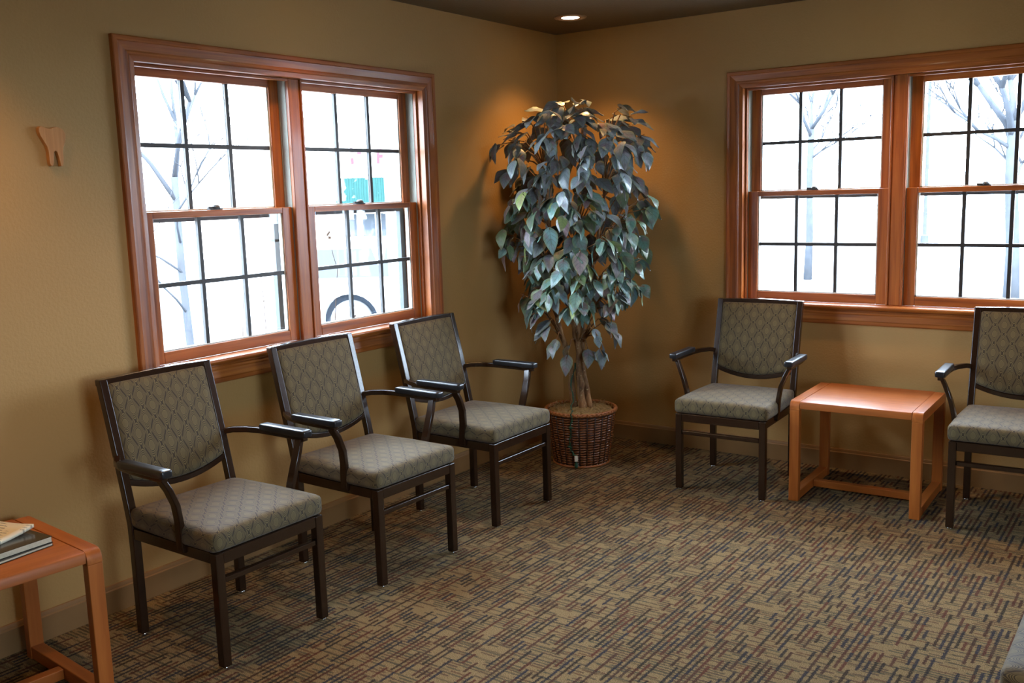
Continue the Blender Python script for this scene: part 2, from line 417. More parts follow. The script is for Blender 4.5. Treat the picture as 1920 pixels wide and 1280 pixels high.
for i, (x, y) in enumerate(((.38, -2.1), (.38, -3.75), (2.03, -.45), (3.68, -.45), (3.0, -3.75), (3.0, -5.4))):
    downlight(x, y, ('recessed ceiling light above the middle chair of the left wall', 'recessed ceiling light above the magazine table', 'recessed ceiling light above the small table by the back wall', 'recessed ceiling light at the right end of the back wall', 'recessed ceiling light over the open carpet', 'recessed ceiling light behind the camera')[i])

# ---------------------------------------------------------------- armchair
def make_chair():
    root = empty('armchair')
    W, D = .211, .2245; lw = .032
    for sx in (-1, 1):
        x = sx * W
        MB().sweep([(x, -D, .006), (x, -D, .388)], lw, lw, (0, 1, 0)).build('leg', DARKF, root, bevel=.004)
        zs = [.006, .15, .30, .40, .46, .52, .60, .75, .894]
        def yb(z): return D if z <= .38 else D + .1185 * ((z - .38) / .52) ** 1.12
        MB().sweep([(sx * (W + .0005 * 0), yb(z), z) for z in zs], lw - .002, .030, (0, 1, 0)).build('leg', DARKF, root, bevel=.004)
        for yy in (-D, D): MB().lathe([(.012, 0), (.014, .002), (.014, .006), (.010, .008)], 14, (x, yy, 0)).build('glide', GLIDE, root, True)
        MB().box(x - .012, x + .012, -D + .016, D - .014, .350, .388).build('side_rail', DARKF, root, bevel=.003)
        # arm: leaves the upright, swings outward, runs forward
        pts = []
        y0 = yb(.62) - .005
        ctrl = [(W + .010, y0, .628), (W + .030, y0 - .030, .634), (W + .058, y0 - .075, .634), (W + .074, y0 - .130, .633), (W + .079, y0 - .19, .632), (W + .081, 0, .631), (W + .081, -.105, .630)]
        arm = MB().sweep([(sx * a, b, c) for a, b, c in ctrl], .022, .022).build('arm', DARKF, root, bevel=.004)
        pad = rbox('arm_pad', PADM, (.021, .125, .014), .008, 8, 0, root, lambda w: w)
        pad.location = (sx * (W + .081), .005, .648)
        # curved post from side rail up to the arm
        pc = [(W + .012, -.062, .362), (W + .018, -.066, .41), (W + .024, -.075, .47), (W + .037, -.083, .53), (W + .058, -.082, .585), (W + .076, -.074, .622)]
        MB().sweep([(sx * a, b, c) for a, b, c in pc], .034, .018, (1, 0, 0)).build('arm_post', DARKF, root, bevel=.004)
    MB().box(-W + .016, W - .016, -D - .014, -D + .012, .348, .388).build('front_rail', DARKF, root, bevel=.003)
    MB().box(-W + .015, W - .015, D - .012, D + .012, .350, .388).build('rear_rail', DARKF, root, bevel=.003)
    MB().box(-W + .016, W - .016, -D - .010, -D + .010, .282, .302).build('stretcher', DARKF, root, bevel=.004)
    # seat
    s = rbox('seat', FAB_B, (.236, .236, .036), .022, 14, .012, root, lambda w: Vector((w.x * (1 - .05 * max(0, w.y / .23)), w.y, w.z)))
    s.location = (0, -.006, .424)
    # back
    tilt = math.atan2(.1185 * 1.06, .50)
    zc, half = .715, .168
    yc = D + .1185 * ((zc - .38) / .52) ** 1.12
    def warp(w):                                   # panel plane: x, y (up), z (towards the front)
        if w.y < 0: w.y -= .040 * (1 - (w.x / .2) ** 2) * (-w.y / half)
        return w
    b = rbox('backrest', FAB_B, (.198, half, .017), .012, 12, .010, root, warp)
    M = Matrix.Translation((0, yc, zc)) @ Matrix.Rotation(PI / 2 - tilt, 4, 'X')
    b.matrix_local = M
    def bp(x, v, d=0): return M @ Vector((x, v, d))
    n = 14; pts = [bp(-.200 + .400 * k / n, -half - .010 - .040 * (1 - ((-.2 + .4 * k / n) / .2) ** 2)) for k in range(n + 1)]
    MB().sweep(pts, .022, .020, (0, 1, 0)).build('lower_back_rail', DARKF, root, bevel=.004)
    yt = D + .1185 * ((.886 - .38) / .52) ** 1.12
    MB().sweep([(-W - .0155, yt + .001, .884), (-.1, yt + .003, .888), (0, yt + .004, .889), (.1, yt + .003, .888), (W + .0155, yt + .001, .884)], .030, .024).build('top_rail', DARKF, root, bevel=.004)
    return root
chair0 = make_chair()
spots = [
    (.4885, -2.9696, 1.5609, 'upholstered armchair nearest the magazine table, first of three along the left wall'),
    (.4823, -2.216, 1.5471, 'upholstered armchair in the middle of the three along the left wall'),
    (.4645, -1.4591, 1.5696, 'upholstered armchair beside the basket tree, last of three along the left wall'),
    (1.3522, -.5137, .0381, 'upholstered armchair on the left of the empty wooden side table'),
    (2.5935, -.4487, .0321, 'upholstered armchair on the right of the empty wooden side table, cut by frame'),
    (3.140, -2.625, -1.5708, 'upholstered armchair of which only a pale seat corner shows at lower right')]
for i, (x, y, t, lab) in enumerate(spots):
    c = chair0 if i == 0 else dup(chair0)
    c.location = (x, y, 0); c.rotation_euler = (0, 0, t)
    tag(c, lab, 'chair', 'brown framed patterned armchairs')

# ---------------------------------------------------------------- side tables
def make_table():
    root = empty('side_table'); TW, TD, TH = .588, .512, .485; lw = .046; lt = .034
    hw, hd = TW / 2, TD / 2
    for sx in (-1, 1):
        xa, xb = (sx * hw, sx * (hw - lw))
        x0, x1 = min(xa, xb), max(xa, xb)
        # end frame: top rail with rounded shoulders, two legs, floor rail
        r = .028
        prof = [(-hd, TH - r)] + [(-hd + r - r * math.cos(a), TH - r + r * math.sin(a)) for a in (PI / 8, PI / 4, 3 * PI / 8)] + [(-hd + r, TH), (hd - r, TH)] + [(hd - r + r * math.sin(a), TH - r + r * math.cos(a)) for a in (PI / 8, PI / 4, 3 * PI / 8)] + [(hd, TH - r), (hd, TH - .044), (-hd, TH - .044)]
        MB().prism(prof, lambda p, s: (x1 if s else x0, p[0], p[1])).build('end_rail', CHERRY[1], root, bevel=.002)
        for y0, y1 in ((-hd, -hd + lt), (hd - lt, hd)):
            MB().box(x0, x1, y0, y1, .0, TH - .044).build('leg', CHERRY[2], root, bevel=.003)
        MB().box(x0 + .002, x1 - .002, -hd + lt, hd - lt, .004, .046).build('floor_rail', CHERRY[1], root, bevel=.003)
    r = .012
    prof = [(-hd + .002, TH - .036), (-hd + .002, TH - r), (-hd + .006, TH - .004), (-hd + r + .002, TH - .001), (hd - r - .002, TH - .001), (hd - .006, TH - .004), (hd - .002, TH - r), (hd - .002, TH - .036)]
    MB().prism(prof, lambda p, s: ((hw - lw - .0015) * (1 if s else -1), p[0], p[1])).build('table_top', CHERRY[0], root, bevel=.002)
    MB().box(-hw + lw, hw - lw, -.018, .018, .010, .044).build('stretcher', CHERRY[0], root, bevel=.003)
    return root
tb = make_table(); tb.location = (1.9613, -.3954, 0); tb.rotation_euler = (0, 0, .017)
tag(tb, 'empty reddish wooden side table between two armchairs at the back wall', 'side table', 'reddish wooden side tables')
tb2 = dup(tb); tb2.location = (.310, -3.765, 0); tb2.rotation_euler = (0, 0, PI / 2 - .09)
tag(tb2, 'reddish wooden side table under magazines at the lower left', 'side table')

# ---------------------------------------------------------------- reading matter on the left table
def print_mat(name, paper, ink, rows=70., amount=.5):
    t = NT(name); c = t.coord(); X, Y, Z = t.sep(c)
    ln = t.math('LESS_THAN', t.math('FRACT', t.math('MULTIPLY', Y, rows)), .45)
    bl = t.math('GREATER_THAN', t.noise(t.scale(c, (14, 9, 1)), 1, 1), .47)
    wd = t.math('GREATER_THAN', t.noise(t.scale(c, (160, rows, 1)), 1, 1), .42)
    f = t.math('MULTIPLY', t.math('MULTIPLY', ln, bl), t.math('MULTIPLY', wd, amount))
    return t.bsdf(t.mix(f, paper, ink), .6)
NEWS = print_mat('newsprint', lin(238, 228, 200), lin(60, 56, 50))
PAGES = plain('page_edges', lin(200, 188, 160), .8, nscale=200, namt=.2)
COVD = plain('dark_magazine_cover', lin(40, 34, 26), .25, 0, .4, nscale=18, namt=.5)
COVB = plain('black_magazine_cover', lin(24, 24, 28), .3, 0, .4, nscale=18, namt=.5)
COVG = print_mat('glossy_flyer', lin(150, 170, 150), lin(70, 90, 80), 40., .7)
def magazine(name, x, y, z, rz, w, d, h, cover, label, cat='magazine'):
    root = tag(empty(name, (x, y, z), rz), label, cat)
    MB().box(-w / 2 + .002, w / 2 - .002, -d / 2 + .002, d / 2 - .002, .001, h - .001).build('pages', PAGES, root)
    MB().box(-w / 2, w / 2, -d / 2, d / 2, h - .0012, h).box(-w / 2, w / 2, -d / 2, d / 2, 0, .001).box(-w / 2 - .0008, -w / 2, -d / 2, d / 2, 0, h).build('cover', cover, root)
    return root
T = .4855
magazine('magazine', .315, -3.755, T, .10, .30, .36, .008, COVB, 'thin black magazine at the bottom of the reading stack')
magazine('magazine', .305, -3.746, T + .0085, .05, .29, .36, .018, COVD, 'thick dark glossy magazine lying under the newspaper')
def newspaper(name, x, y, z, rz, w, d, mat, label, h=.006, lift=.03, nx=10, ny=8):
    b = MB(); rnd = random.Random(int(w * 1000)); top = []; 
    def hz(i, j):
        a, c = i / nx, j / ny
        return h + .004 * math.sin(3 * a + 2 * c) * a * (1 - a) * 4 + lift * (max(0, c - .55) / .45) ** 2 * (.4 + .6 * a)
    for k in (0, 1):
        for j in range(ny + 1):
            for i in range(nx + 1):
                zz = hz(i, j)
                b.v.append((-w / 2 + w * i / nx, -d / 2 + d * j / ny, zz if k else max(0, zz - h)))
    N = (nx + 1) * (ny + 1)
    for j in range(ny):
        for i in range(nx):
            q = [j * (nx + 1) + i, j * (nx + 1) + i + 1, (j + 1) * (nx + 1) + i + 1, (j + 1) * (nx + 1) + i]
            b.f.append(tuple(q[::-1])); b.f.append(tuple(N + p for p in q))
    rim = [i for i in range(nx + 1)] + [(j) * (nx + 1) + nx for j in range(1, ny + 1)] + [ny * (nx + 1) + i for i in range(nx - 1, -1, -1)] + [j * (nx + 1) for j in range(ny - 1, 0, -1)]
    for p, q in zip(rim, rim[1:] + rim[:1]): b.f.append((p, q, N + q, N + p))
    o = b.build(name, mat, None, True); o.location = (x, y, z); o.rotation_euler = (0, 0, rz)
    return tag(o, label, 'newspaper')
newspaper('newspaper', .265, -3.760, T + .027, .25, .26, .34, NEWS, 'folded cream newspaper on top of the dark magazine', .010, .012)
newspaper('flyer', .36, -3.83, T + .0535, -.5, .13, .20, COVG, 'small folded glossy flyer on the newspaper', .004, .0)

# ---------------------------------------------------------------- wooden tooth on the left wall
tp = [(-.046, .064), (-.040, .069), (-.030, .068), (-.018, .063), (-.006, .062), (.004, .066), (.014, .069), (.026, .067), (.038, .060), (.045, .048), (.045, .032), (.040, .014), (.034, .000), (.031, -.014), (.031, -.034), (.029, -.052), (.025, -.062), (.019, -.062), (.017, -.048), (.014, -.030), (.010, -.014), (.005, -.010), (.000, -.014), (-.003, -.030), (-.005, -.048), (-.008, -.060), (-.014, -.062), (-.019, -.054), (-.020, -.036), (-.020, -.014), (-.024, .004), (-.034, .022), (-.043, .038), (-.047, .052)]
tooth = MB().prism(tp, lambda p, s: (.020 if s else .0005, p[0], p[1])).build('tooth_cutout', TOOTHW, None, bevel=.0015)
tooth.location = (0, -3.19, 1.682)
tag(tooth, 'small light wooden tooth cutout hanging on the left wall', 'wall decor')

# ---------------------------------------------------------------- wicker basket
PX, PY = .462, -.553
bk = tag(empty('wicker_basket', (PX, PY, 0)), 'round brown wicker basket holding the corner tree', 'basket')
BR0, BR1, BH = .150, .192, .305
def br(z): return BR0 + (BR1 - BR0) * (z / BH) ** .9
MB().lathe([(BR0 - .012, .004), (BR1 - .014, BH - .02), (BR1 - .022, BH - .02), (BR0 - .02, .014)], 48).build('liner', WICKD, bk, True)
NS = 26
for k in range(NS):
    a = 2 * PI * (k + .5) / NS
    MB().tube([((br(z) - .002) * math.cos(a), (br(z) - .002) * math.sin(a), z) for z in (.004, .1, .2, BH - .005)], .0045, 6).build('stake', WICKD, bk, True)
wv = MB(); rows = 21
for i in range(rows):
    z = .010 + (BH - .026) * i / (rows - 1); n = NS * 6; ring = []
    big = 1.5 if i in (rows // 2,) else 1
    path = []
    for k in range(n):
        a = 2 * PI * k / n
        bul = (.5 + .5 * math.cos(NS * a)) ** .5
        path.append(Vector(((br(z) - .005 + .0065 * bul * big) * math.cos(a), (br(z) - .005 + .0065 * bul * big) * math.sin(a), z + .0012 * math.sin(NS * a + i))))
    rings = []
    for k, p in enumerate(path):
        rad = Vector((p.x, p.y, 0)).normalized()
        rings.append([p + rad * .0042 * math.cos(q) + Vector((0, 0, .0056 * math.sin(q))) for q in (0, PI / 3, 2 * PI / 3, PI, 4 * PI / 3, 5 * PI / 3)])
    rings.append(rings[0]); wv.loft(rings, cap=False)
tag(wv.build('weave', WICK, bk, True), kind='stuff')
for sgn in (-1, 1):
    for q in range(2):
        n = 160
        path = [((BR1 + .006 * math.cos(sgn * 24 * a + q * PI)) * math.cos(a), (BR1 + .006 * math.cos(sgn * 24 * a + q * PI)) * math.sin(a), BH - .006 + .006 * math.sin(sgn * 24 * a + q * PI)) for a in (2 * PI * k / n for k in range(n + 1))]
        MB().tube(path, .0052, 6).build('rim_strand', RIMW, bk, True)
MB().tube([((BR0 + .004) * math.cos(2 * PI * k / 60), (BR0 + .004) * math.sin(2 * PI * k / 60), .006) for k in range(61)], .006, 6).build('base_ring', RIMW, bk, True)

# ---------------------------------------------------------------- artificial ficus
rng = random.Random(11)
tree = tag(empty('ficus_tree', (PX, PY, .285)), 'artificial ficus tree with grey-green and mauve leaves in the corner', 'plant')
E2 = Vector((.8139, .5810, 0)); N2 = Vector((.5810, -.8139, 0))      # across the view / towards the room
def tp3(e, nn, z): return E2 * e + N2 * nn + Vector((0, 0, z - .285))
mo = MB(); R = BR1 - .016; K = 14
rr = random.Random(3)
rings = []
for i in range(K + 1):
    t = i / K; r_ = R * (1 - t) + .001
    rings.append([(r_ * math.cos(2 * PI * k / 48), r_ * math.sin(2 * PI * k / 48), .004 + .022 * math.sin(t * PI / 2) + rr.uniform(-.006, .008)) for k in range(48)])
mo.loft(rings)
for k in range(160):
    a = rr.uniform(0, 2 * PI); q = R * math.sqrt(rr.random()) * .98; p = Vector((q * math.cos(a), q * math.sin(a), .018))
    d = Vector((rr.uniform(-1, 1), rr.uniform(-1, 1), rr.uniform(.1, .9))).normalized() * rr.uniform(.015, .04)
    if (p + d).to_2d().length > R: d = -Vector((d.x, d.y, -d.z))
    mo.tube([p, p + d * .6 + Vector((0, 0, .006)), p + d], .0011, 3)
tag(mo.build('moss', MOSS, tree, False), kind='stuff')
stems = [
    [(.008, .03, .29), (.000, .03, .40), (-.004, .03, .52), (-.012, .02, .66), (-.030, .01, .80), (-.035, -.01, 1.0), (.0, -.02, 1.25), (.03, -.02, 1.6), (.02, -.02, 1.82)],
    [(.050, .02, .29), (.036, .0, .40), (.014, -.03, .52), (.020, -.05, .66), (.035, -.06, .80), (.09, -.06, 1.1), (.15, -.05, 1.45), (.17, -.05, 1.7)],
    [(-.032, .01, .29), (-.044, .02, .40), (-.056, .03, .52), (-.085, .04, .66), (-.120, .03, .80), (-.14, .02, 1.0), (-.15, .0, 1.3), (-.17, -.02, 1.6)]]
STEM = []
for s_i, pts in enumerate(stems):
    r0_ = (.022, .018, .019)[s_i]
    P = [tp3(*p) for p in pts]
    Q = []
    for i in range(len(P) - 1):
        for t in (0, .33, .66): Q.append(P[i].lerp(P[i + 1], t) + Vector((rng.uniform(-.004, .004), rng.uniform(-.004, .004), 0)))
    Q.append(P[-1])
    MB().tube(Q, [r0_ * (1 - .72 * (k / (len(Q) - 1)) ** 1.2) * rng.uniform(.92, 1.1) for k in range(len(Q))], 9).build('stem', BARK, tree, True)
    STEM.append(P)
# leaf meshes: heart-shaped blade folded along the midrib, drooping to a pointed tip
def leaf_mesh(L, Wd, fold, curl, twist):
    V = []; Fc = []; UV = []; n = 7; cols = 4
    for i in range(n + 1):
        t = i / n
        w = Wd * 1.08 * (math.sin(PI * min(1, t ** .70)) ** .95) if 0 < t < 1 else .0006
        ang = curl * t * t; y = L * t * (1 - .15 * curl * t * .5); zc = -L * curl * .42 * t * t
        for j in range(-2, 3):
            u = j / 2; rel = abs(u)
            V.append((u * w * math.cos(fold), y - .004 * rel * (t < .2), zc + rel * w * math.sin(fold) * (1 - .6 * rel) + u * twist * t * w + .003 * math.sin(9 * t + 3 * u)))
            UV.append((u, t))
    for i in range(n):
        for j in range(cols):
            a = i * 5 + j; Fc.append((a, a + 1, a + 6, a + 5))
    return V, Fc, UV
LP = ((.128, .036, .25, .8, .1), (.118, .038, .18, .55, -.2), (.135, .037, .32, .95, .2), (.108, .033, .22, .7, 0), (.122, .034, .3, .35, .3), (.096, .031, .15, 1.0, -.1))
def leaf_data(name, *args):
    V, Fc, UV = leaf_mesh(*args)
    me = bpy.data.meshes.new(name); me.from_pydata(V, [], Fc); me.update()
    l = me.uv_layers.new(); l.data.foreach_set('uv', [c for p in me.polygons for vi in p.vertices for c in UV[vi]])
    me.polygons.foreach_set('use_smooth', [True] * len(me.polygons)); me.materials.append(LEAF)
    return me
LM = [leaf_data('leaf', *a) for a in LP]
prof = [(.80, .24), (.88, .33), (.96, .37), (1.08, .385), (1.2, .40), (1.35, .43), (1.48, .465), (1.6, .47), (1.72, .43), (1.82, .37), (1.90, .27), (1.95, .12)]
def canopy_r(z):
    for (z0, a), (z1, b) in zip(prof, prof[1:]):
        if z0 <= z <= z1: return a + (b - a) * (z - z0) / (z1 - z0)
    return .08
tw = MB(); placed = 0; extra = MB(); eUV = []
def leaf_matrix(p, dirn, rollv):
    y = dirn.normalized(); zc = Vector((0, 0, 1))
    x = y.cross(zc)
    if x.length < .05: x = Vector((1, 0, 0))
    x.normalize(); z = x.cross(y)
    return Matrix.Translation(p) @ Matrix((x, y, z)).transposed().to_4x4() @ Matrix.Rotation(rollv, 4, 'Y')
def inside(p, L=.0):
    w = p + Vector((PX, PY, 0))
    return w.x > .03 + L and w.y < -.03 - L
twigs = []
zs = []
for k in range(170):
    t = (k + .5) / 170; z = .86 + 1.09 * t ** 1.08
    ang = k * 2.39996 + rng.uniform(-.3, .3); ang = math.atan2(math.sin(ang), math.cos(ang)); ang = math.copysign(PI * (abs(ang) / PI) ** 1.35, ang)
    R_ = canopy_r(z) * (rng.uniform(.72, 1.0) if k % 4 else rng.uniform(.45, .7))
    off = -.01
    e = off + R_ * math.sin(ang); nn = R_ * math.cos(ang) * .9
    twigs.append((e, nn, z + .0, ang))
low = [(-.20, .12, .76), (-.14, .14, .68), (-.22, .05, .70), (.10, .10, .70), (.17, .05, .78), (.12, .12, .60), (.20, .02, .72), (-.08, .13, .60), (-.26, .1, .84), (.06, .05, .56)]
for e, nn, z in low: twigs.append((e, nn, z, math.atan2(e, nn)))
FRONT = []
for (e, nn, z, ang) in twigs:
    tip = tp3(e, nn, z)
    if not inside(tip, .02):
        w = tip + Vector((PX, PY, 0)); w.x = max(w.x, .06); w.y = min(w.y, -.06); tip = w - Vector((PX, PY, 0))
    s = STEM[0 if abs(e) < .12 else (1 if e > 0 else 2)]
    zroot = max(.60, min(1.6, z - .12 - rng.random() * .12)) - .285
    root = min(s, key=lambda q: abs(q.z - zroot))
    mid = root.lerp(tip, .55) + Vector((0, 0, .06 + .04 * rng.random()))
    tw.tube([root, root.lerp(mid, .5) + Vector((0, 0, .015)), mid, tip], [.006, .0045, .0035, .002], 5)
    out = E2 * math.sin(ang) + N2 * math.cos(ang)
    nl = rng.choice((3, 4, 4, 5)) if z > .84 else rng.choice((2, 3))
    front = math.cos(ang) > -.45
    for q in range(nl):
        spread = (q - (nl - 1) / 2) * .75 + rng.uniform(-.25, .25)
        o2 = Matrix.Rotation(spread, 4, 'Z') @ out
        droop = rng.uniform(.35, 1.15) if z < 1.78 else rng.uniform(-.25, .6)
        d = (o2 * math.cos(droop) - Vector((0, 0, 1)) * math.sin(droop))
        back = rng.uniform(.0, .07)
        p = tip.lerp(mid, back / max(.08, (tip - mid).length)) + Vector((0, 0, rng.uniform(-.01, .02)))
        sc = rng.uniform(.72, 1.04)
        M = leaf_matrix(p, d, rng.uniform(-.6, .6)) @ Matrix.Scale(sc, 4)
        endp = M @ Vector((0, .12, -.03))
        if not inside(endp) or not inside(p): continue
        tw.tube([tip.lerp(p, .3), p], .0014, 4)
        FRONT.append((M, front, rng.randrange(6)))
# leaves filling the crown between the twig tips
for k in range(150):
    z = rng.uniform(.9, 1.86); ang = rng.uniform(-PI, PI); R_ = canopy_r(z) * rng.uniform(.3, .72)
    p = tp3(R_ * math.sin(ang), R_ * math.cos(ang) * .9, z); out = E2 * math.sin(ang) + N2 * math.cos(ang)
    d = Matrix.Rotation(rng.uniform(-.9, .9), 4, 'Z') @ out; dr = rng.uniform(.2, 1.1); d = d * math.cos(dr) - Vector((0, 0, math.sin(dr)))
    M = leaf_matrix(p, d, rng.uniform(-.7, .7)) @ Matrix.Scale(rng.uniform(.8, 1.1), 4)
    if inside(M @ Vector((0, .12, -.03))): FRONT.append((M, False, rng.randrange(6)))
tw.build('twigs', BARK, tree, True)
rank = sorted(FRONT, key=lambda a: -(1 if a[1] else 0))
for i, (M, fr, kind) in enumerate(rank):
    if i < 300:
        o = bpy.data.objects.new('leaf', LM[kind]); COL.objects.link(o); o.parent = tree; o.matrix_local = M
    else:
        V, Fc, UV = leaf_mesh(*LP[kind])
        b0 = len(extra.v); extra.v += [tuple(M @ Vector(v)) for v in V]; extra.f += [tuple(b0 + q for q in f) for f in Fc]; eUV += UV
if extra.v:
    me = bpy.data.meshes.new('rear_foliage'); me.from_pydata(extra.v, [], extra.f); me.update()
    l = me.uv_layers.new(); l.data.foreach_set('uv', [c for p in me.polygons for vi in p.vertices for c in eUV[vi]])
    tag(link('rear_foliage', me, LEAF, tree, True), kind='stuff')

# green light-string cord hanging over the basket
cp = tag(empty('light_cord', (PX, PY, 0)), 'green string light cord with plug hanging down the wicker basket', 'cord')
def onb(e, z, out=.010):
    R_ = br(min(z, BH)) + out; nn = math.sqrt(max(0, R_ * R_ - e * e)); return E2 * e + N2 * nn + Vector((0, 0, z))
path = [E2 * -.03 + N2 * .03 + Vector((0, 0, .56)), E2 * -.05 + N2 * .045 + Vector((0, 0, .44)), E2 * -.05 + N2 * .07 + Vector((0, 0, .35)), E2 * -.06 + N2 * .13 + Vector((0, 0, .322)), onb(-.062, .318, .012), onb(-.066, .28), onb(-.068, .23), onb(-.073, .18), onb(-.074, .13), onb(-.066, .105), onb(-.055, .085), onb(-.045, .068), onb(-.043, .04)]
sm = []
for i in range(len(path) - 1):
    for t in (0, .25, .5, .75): sm.append(path[i].lerp(path[i + 1], t) + E2 * .004 * math.sin(i * 4 + t * 6) )
sm.append(path[-1])
MB().tube(sm, .0024, 6).build('wire', WIRE, cp, True)
MB().tube([p + E2 * .005 * math.cos(i * .9) + N2 * .003 for i, p in enumerate(sm)], .0018, 6).build('wire', WIRE, cp, True)
for z, e in ((.235, -.067), (.125, -.076), (.078, -.05)):
    p = onb(e, z, .014); MB().tube([p - E2 * .012 + Vector((0, 0, .004)), p, p + E2 * .012 - Vector((0, 0, .003))], [.003, .0045, .003], 8).build('socket', WIRE, cp, True)
p = onb(-.042, .062, .018)
tg = MB().sweep([p + Vector((0, 0, .014)), p - Vector((0, 0, .018))], .018, .0015, tuple(N2)).build('paper_tag', WHITEP, cp)
p2 = onb(-.042, .018, .016)
MB().tube([onb(-.042, .042, .014), onb(-.042, .03, .014), p2, p2 - Vector((0, 0, .012))], [.004, .009, .011, .007], 10).build('plug', WIRE, cp, True)

# ---------------------------------------------------------------- outside
GZ = -.9
PAVE = plain('pale_pavement', lin(126, 126, 126), .9, nscale=1.5, namt=.1)
struct(MB().box(-70, -.2, -40, 70, GZ - .1, GZ).box(-.2, 70, .2, 70, GZ - .1, GZ).box(RX + .2, 70, -40, .2, GZ - .1, GZ).build('ground', PAVE))
struct(MB().box(-.62, -.2, -.88, -.35, GZ, 3.0).build('trim_1', STUCCO), 'pale stucco pilaster outside the left window')
TRB = plain('grey_bark', lin(60, 63, 68), .9, spec=0, nscale=6, namt=.3)
def bare_tree(x, y, h, r, seed, forks, label, lean=(0, 0), fork_z=None, depth=5):
    rg = random.Random(seed); tr = MB(); brn = MB()
    fz = fork_z or h * .35
    base = Vector((0, 0, 0)); top = Vector((lean[0], lean[1], fz))
    tr.tube([base, base.lerp(top, .3) + Vector((.02, 0, 0)), base.lerp(top, .7) - Vector((.02, 0, 0)), top], [r * 1.25, r, r * .92, r * .85], 9)
    def grow(p, d, L, rad, dep):
        q = p + d * L; mid = p.lerp(q, .5) + Vector((rg.uniform(-.05, .05), rg.uniform(-.05, .05), .02)) * L
        brn.tube([p, mid, q], [rad, rad * .8, rad * .62], 6 if dep > 2 else 4)
        if dep == 0: return
        for k in range(rg.choice((2, 2, 3))):
            nd = (d + Vector((rg.uniform(-.75, .75), rg.uniform(-.75, .75), rg.uniform(-.1, .6)))).normalized()
            grow(q if k < 2 else mid, nd, L * rg.uniform(.66, .9), rad * .70, dep - 1)
    for k in range(forks):
        a = 2 * PI * k / forks + rg.uniform(-.4, .4)
        grow(top - Vector((0, 0, .1 * k)), Vector((math.cos(a) * .7, math.sin(a) * .7, 1)).normalized(), h * .13, r * .62, depth)
    for k in range(3):
        a = rg.uniform(0, 2 * PI); zz = fz * rg.uniform(.55, .95)
        grow(base.lerp(top, zz / fz), Vector((math.cos(a), math.sin(a), .6)).normalized(), h * .09, r * .35, 4)
    t = tag(empty('bare_tree', (x, y, GZ)), label, 'tree', 'leafless trees outside')
    tr.build('trunk', TRB, t, True); brn.build('branches', TRB, t, True)
bare_tree(-4.0, .2, 5.6, .036, 4, 3, 'slim leafless tree outside the left pane of the left window', (.02, -.05), 2.6)
bare_tree(-4.75, 19.0, 7.4, .085, 8, 3, 'leafless tree outside the left half of the back window', (.0, .1), 3.7)
bare_tree(.42, 14.9, 8.2, .12, 15, 4, 'thick trunked leafless tree outside the right half of the back window', (-.1, 0), 3.4)
# lamp post far away
pl = MB().lathe([(.16, 0), (.14, .3), (.07, .35), (.06, 5), (.05, 6.5)], 10, (0, 0, 0)); pl.box(-.05, 1.2, -.06, .06, 6.4, 6.55)
po = pl.build('lamp_post', TRB); po.location = (-5.27, 34, GZ); tag(po, 'far thin lamp post outside the back window', 'lamp post')

# building across the lot with a green metal awning
bd = tag(empty('shop_building', (-24.6, 24.6, GZ), .76), 'pale shop building with green awning beyond the left window', 'building')
BW = plain('pale_facade', lin(226, 220, 214), .8, nscale=.6, namt=.06)
GREEN = plain('green_metal_roof', lin(30, 54, 53), .7, spec=0, nscale=2, namt=.1)
SIGNR = plain('red_sign_letters', lin(74, 48, 54), .7, spec=0)
DKG = plain('shop_glass', lin(64, 68, 73), .5, spec=0)
SHOPX0, SHOPX1 = -9.0, 7.0
MB().box(SHOPX0, SHOPX1, 0, 10, 0, 5.6).build('wall', BW, bd)
MB().box(SHOPX0 - .15, SHOPX1 + .15, -.12, 10.1, 5.6, 5.85).build('parapet', BW, bd)
aw0, aw1 = -1.6, 2.3
MB().prism([(0, 3.15), (-1.1, 2.0), (-1.1, 1.9), (0, 1.9)], lambda p, s: (aw1 if s else aw0, p[0], p[1])).build('awning', GREEN, bd)
for k in range(20):
    x = aw0 + .1 + (aw1 - aw0 - .2) * k / 19
    MB().sweep([(x, -.01, 3.16), (x, -1.11, 2.02)], .04, .05).build('awning_seam', GREEN, bd)
for k in range(5):
    x = aw0 + .2 + k * .75
    f = MB().box(x, x + .62, -.06, .02, .15, 1.75).build('shop_window', BW, bd)
    MB().box(x + .06, x + .56, -.07, -.05, .25, 1.68).build('pane', DKG, f)
gl = random.Random(2)
for k, (x, w) in enumerate(((-.95, .55), (.1, .34), (.5, .32), (.88, .3), (1.24, .34), (1.66, .3))):
    b = MB(); hh = 1.0 if k == 0 else .6
    b.box(x, x + .12, -.12, -.01, 3.7, 3.7 + hh); b.box(x + .12, x + w, -.12, -.01, 3.7 + hh - .13, 3.7 + hh); b.box(x + .12, x + w * .8, -.12, -.01, 3.7 + hh * .4, 3.7 + hh * .4 + .12)
    if k % 2: b.box(x + w - .1, x + w, -.12, -.01, 3.7, 3.7 + hh - .13)
    b.build('sign_letter', SIGNR, bd)

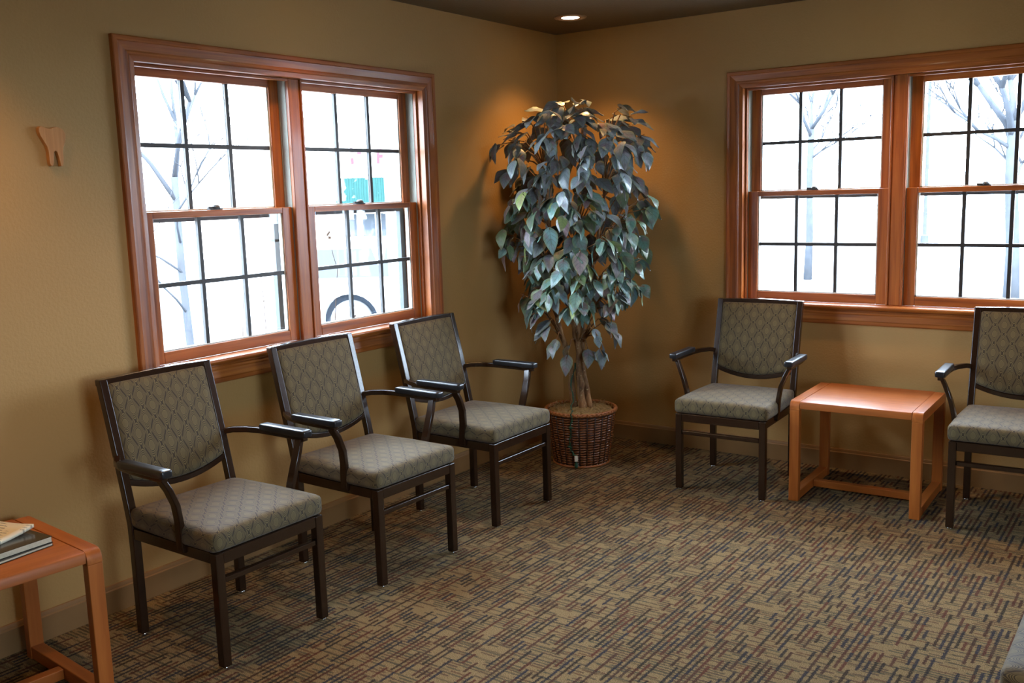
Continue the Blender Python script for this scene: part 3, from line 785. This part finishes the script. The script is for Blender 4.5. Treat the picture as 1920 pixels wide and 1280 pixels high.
# parked white vehicle: rear wheel shows through the right pane of the left window
CARW = plain('white_car_paint', lin(236, 238, 240), .25, 0, .6, nscale=.5, namt=.02)
TYRE = plain('tyre_rubber', lin(90, 94, 100), .8, spec=0); RIMM = plain('wheel_rim', lin(215, 218, 222), .35, .3)
car = tag(empty('parked_car', (-8.16, 6.33, GZ), .60), 'white parked car with its wheel arch in the left window', 'car')
def carprof():
    pts = [(-1.05, .42), (-1.12, .62), (-1.10, .95), (-.95, 1.02), (-.75, 1.55), (-.45, 1.68), (1.55, 1.66), (2.25, 1.12), (3.35, 1.0), (3.62, .85), (3.68, .45), (3.25, .36)]
    def arch(c): return [(c + .47 * math.cos(a), .34 + .47 * math.sin(a)) for a in [PI * k / 12 for k in range(13)]]
    pts += arch(2.78) + [(2.2, .30), (.6, .30)] + arch(0) + [(-.55, .34)]
    return pts
MB().prism(carprof(), lambda p, s: (p[0], 1.72 if s else 0, p[1])).build('body', CARW, car, bevel=.03)
for x0, x1 in ((-.62, .45), (.52, 1.5)):
    MB().prism([(x0, 1.08), (x0 + .12, 1.55), (x1 - .05, 1.55), (x1 + .12, 1.08)], lambda p, s: (p[0], -.006 if s else .02, p[1])).build('side_window', DKG, car)
for cx in (0, 2.78):
    for yy in (.02, 1.50):
        wmb = MB(); prof_w = [(.10, 0), (.24, 0), (.33, .01), (.35, .04), (.35, .16), (.33, .2), (.10, .2)]
        wmb.loft([[(cx + r * math.cos(2 * PI * k / 28), yy + z, .35 + r * math.sin(2 * PI * k / 28)) for k in range(28)] for r, z in prof_w])
        w_ = wmb.build('wheel', TYRE, car, True)
        MB().loft([[(cx + r * math.cos(2 * PI * k / 28), yy + z, .35 + r * math.sin(2 * PI * k / 28)) for k in range(28)] for r, z in ((.26, .02), (.25, -.01), (.12, -.015), (.02, -.015))]).build('rim', RIMM, w_)

WELL = plain('wheel_well_liner', lin(56, 62, 70), .9, spec=0)
for cx in (0, 2.78):
    MB().loft([[(cx + r * math.cos(2 * PI * k / 28), y_, .34 + r * math.sin(2 * PI * k / 28)) for k in range(28)] for r, y_ in ((.468, .24), (.468, .28), (.02, .28))]).build('wheel_well', WELL, car)
# dry weeds by the left window
WEED = plain('dry_stalk', lin(64, 54, 48), .9, spec=0)
for k, (x, y, h, lab) in enumerate(((-.62, -1.28, 2.00, 'tall dry weed stalk outside beside the stucco pilaster'), (-1.05, -1.35, 2.17, 'branched dry weed outside the right pane of the left window'), (-1.0, -1.62, 1.97, 'thin dry seed stalk outside the right pane of the left window'))):
    rg = random.Random(30 + k); w = MB(); P = [Vector((0, 0, 0))]
    for q in range(6): P.append(P[-1] + Vector((rg.uniform(-.03, .02), rg.uniform(-.03, .03), h / 6)))
    w.tube(P, [.005, .0045, .004, .0035, .003, .0025, .002], 5)
    hd_ = MB()
    for q in range(5 if k < 2 else 1):
        a = P[3 + q % 4]; b_ = a + Vector((rg.uniform(-.14, .14), rg.uniform(-.14, .14), rg.uniform(.08, .22)))
        w.tube([a, a.lerp(b_, .5) + Vector((0, 0, -.01)), b_], .0018, 4)
        for s_ in range(5):
            c_ = b_ + Vector((rg.uniform(-.02, .02), rg.uniform(-.02, .02), rg.uniform(-.03, .02)))
            hd_.loft([[c_ + Vector((r * math.cos(t * PI / 3), r * math.sin(t * PI / 3), z)) for t in range(6)] for r, z in ((.001, -.008), (.006, -.002), (.005, .004), (.001, .009))])
    t = tag(empty('dry_weed', (x, y, GZ)), lab, 'weed', 'dry weeds outside')
    w.build('stalk', WEED, t, True); hd_.build('seed_heads', WEED, t, True)
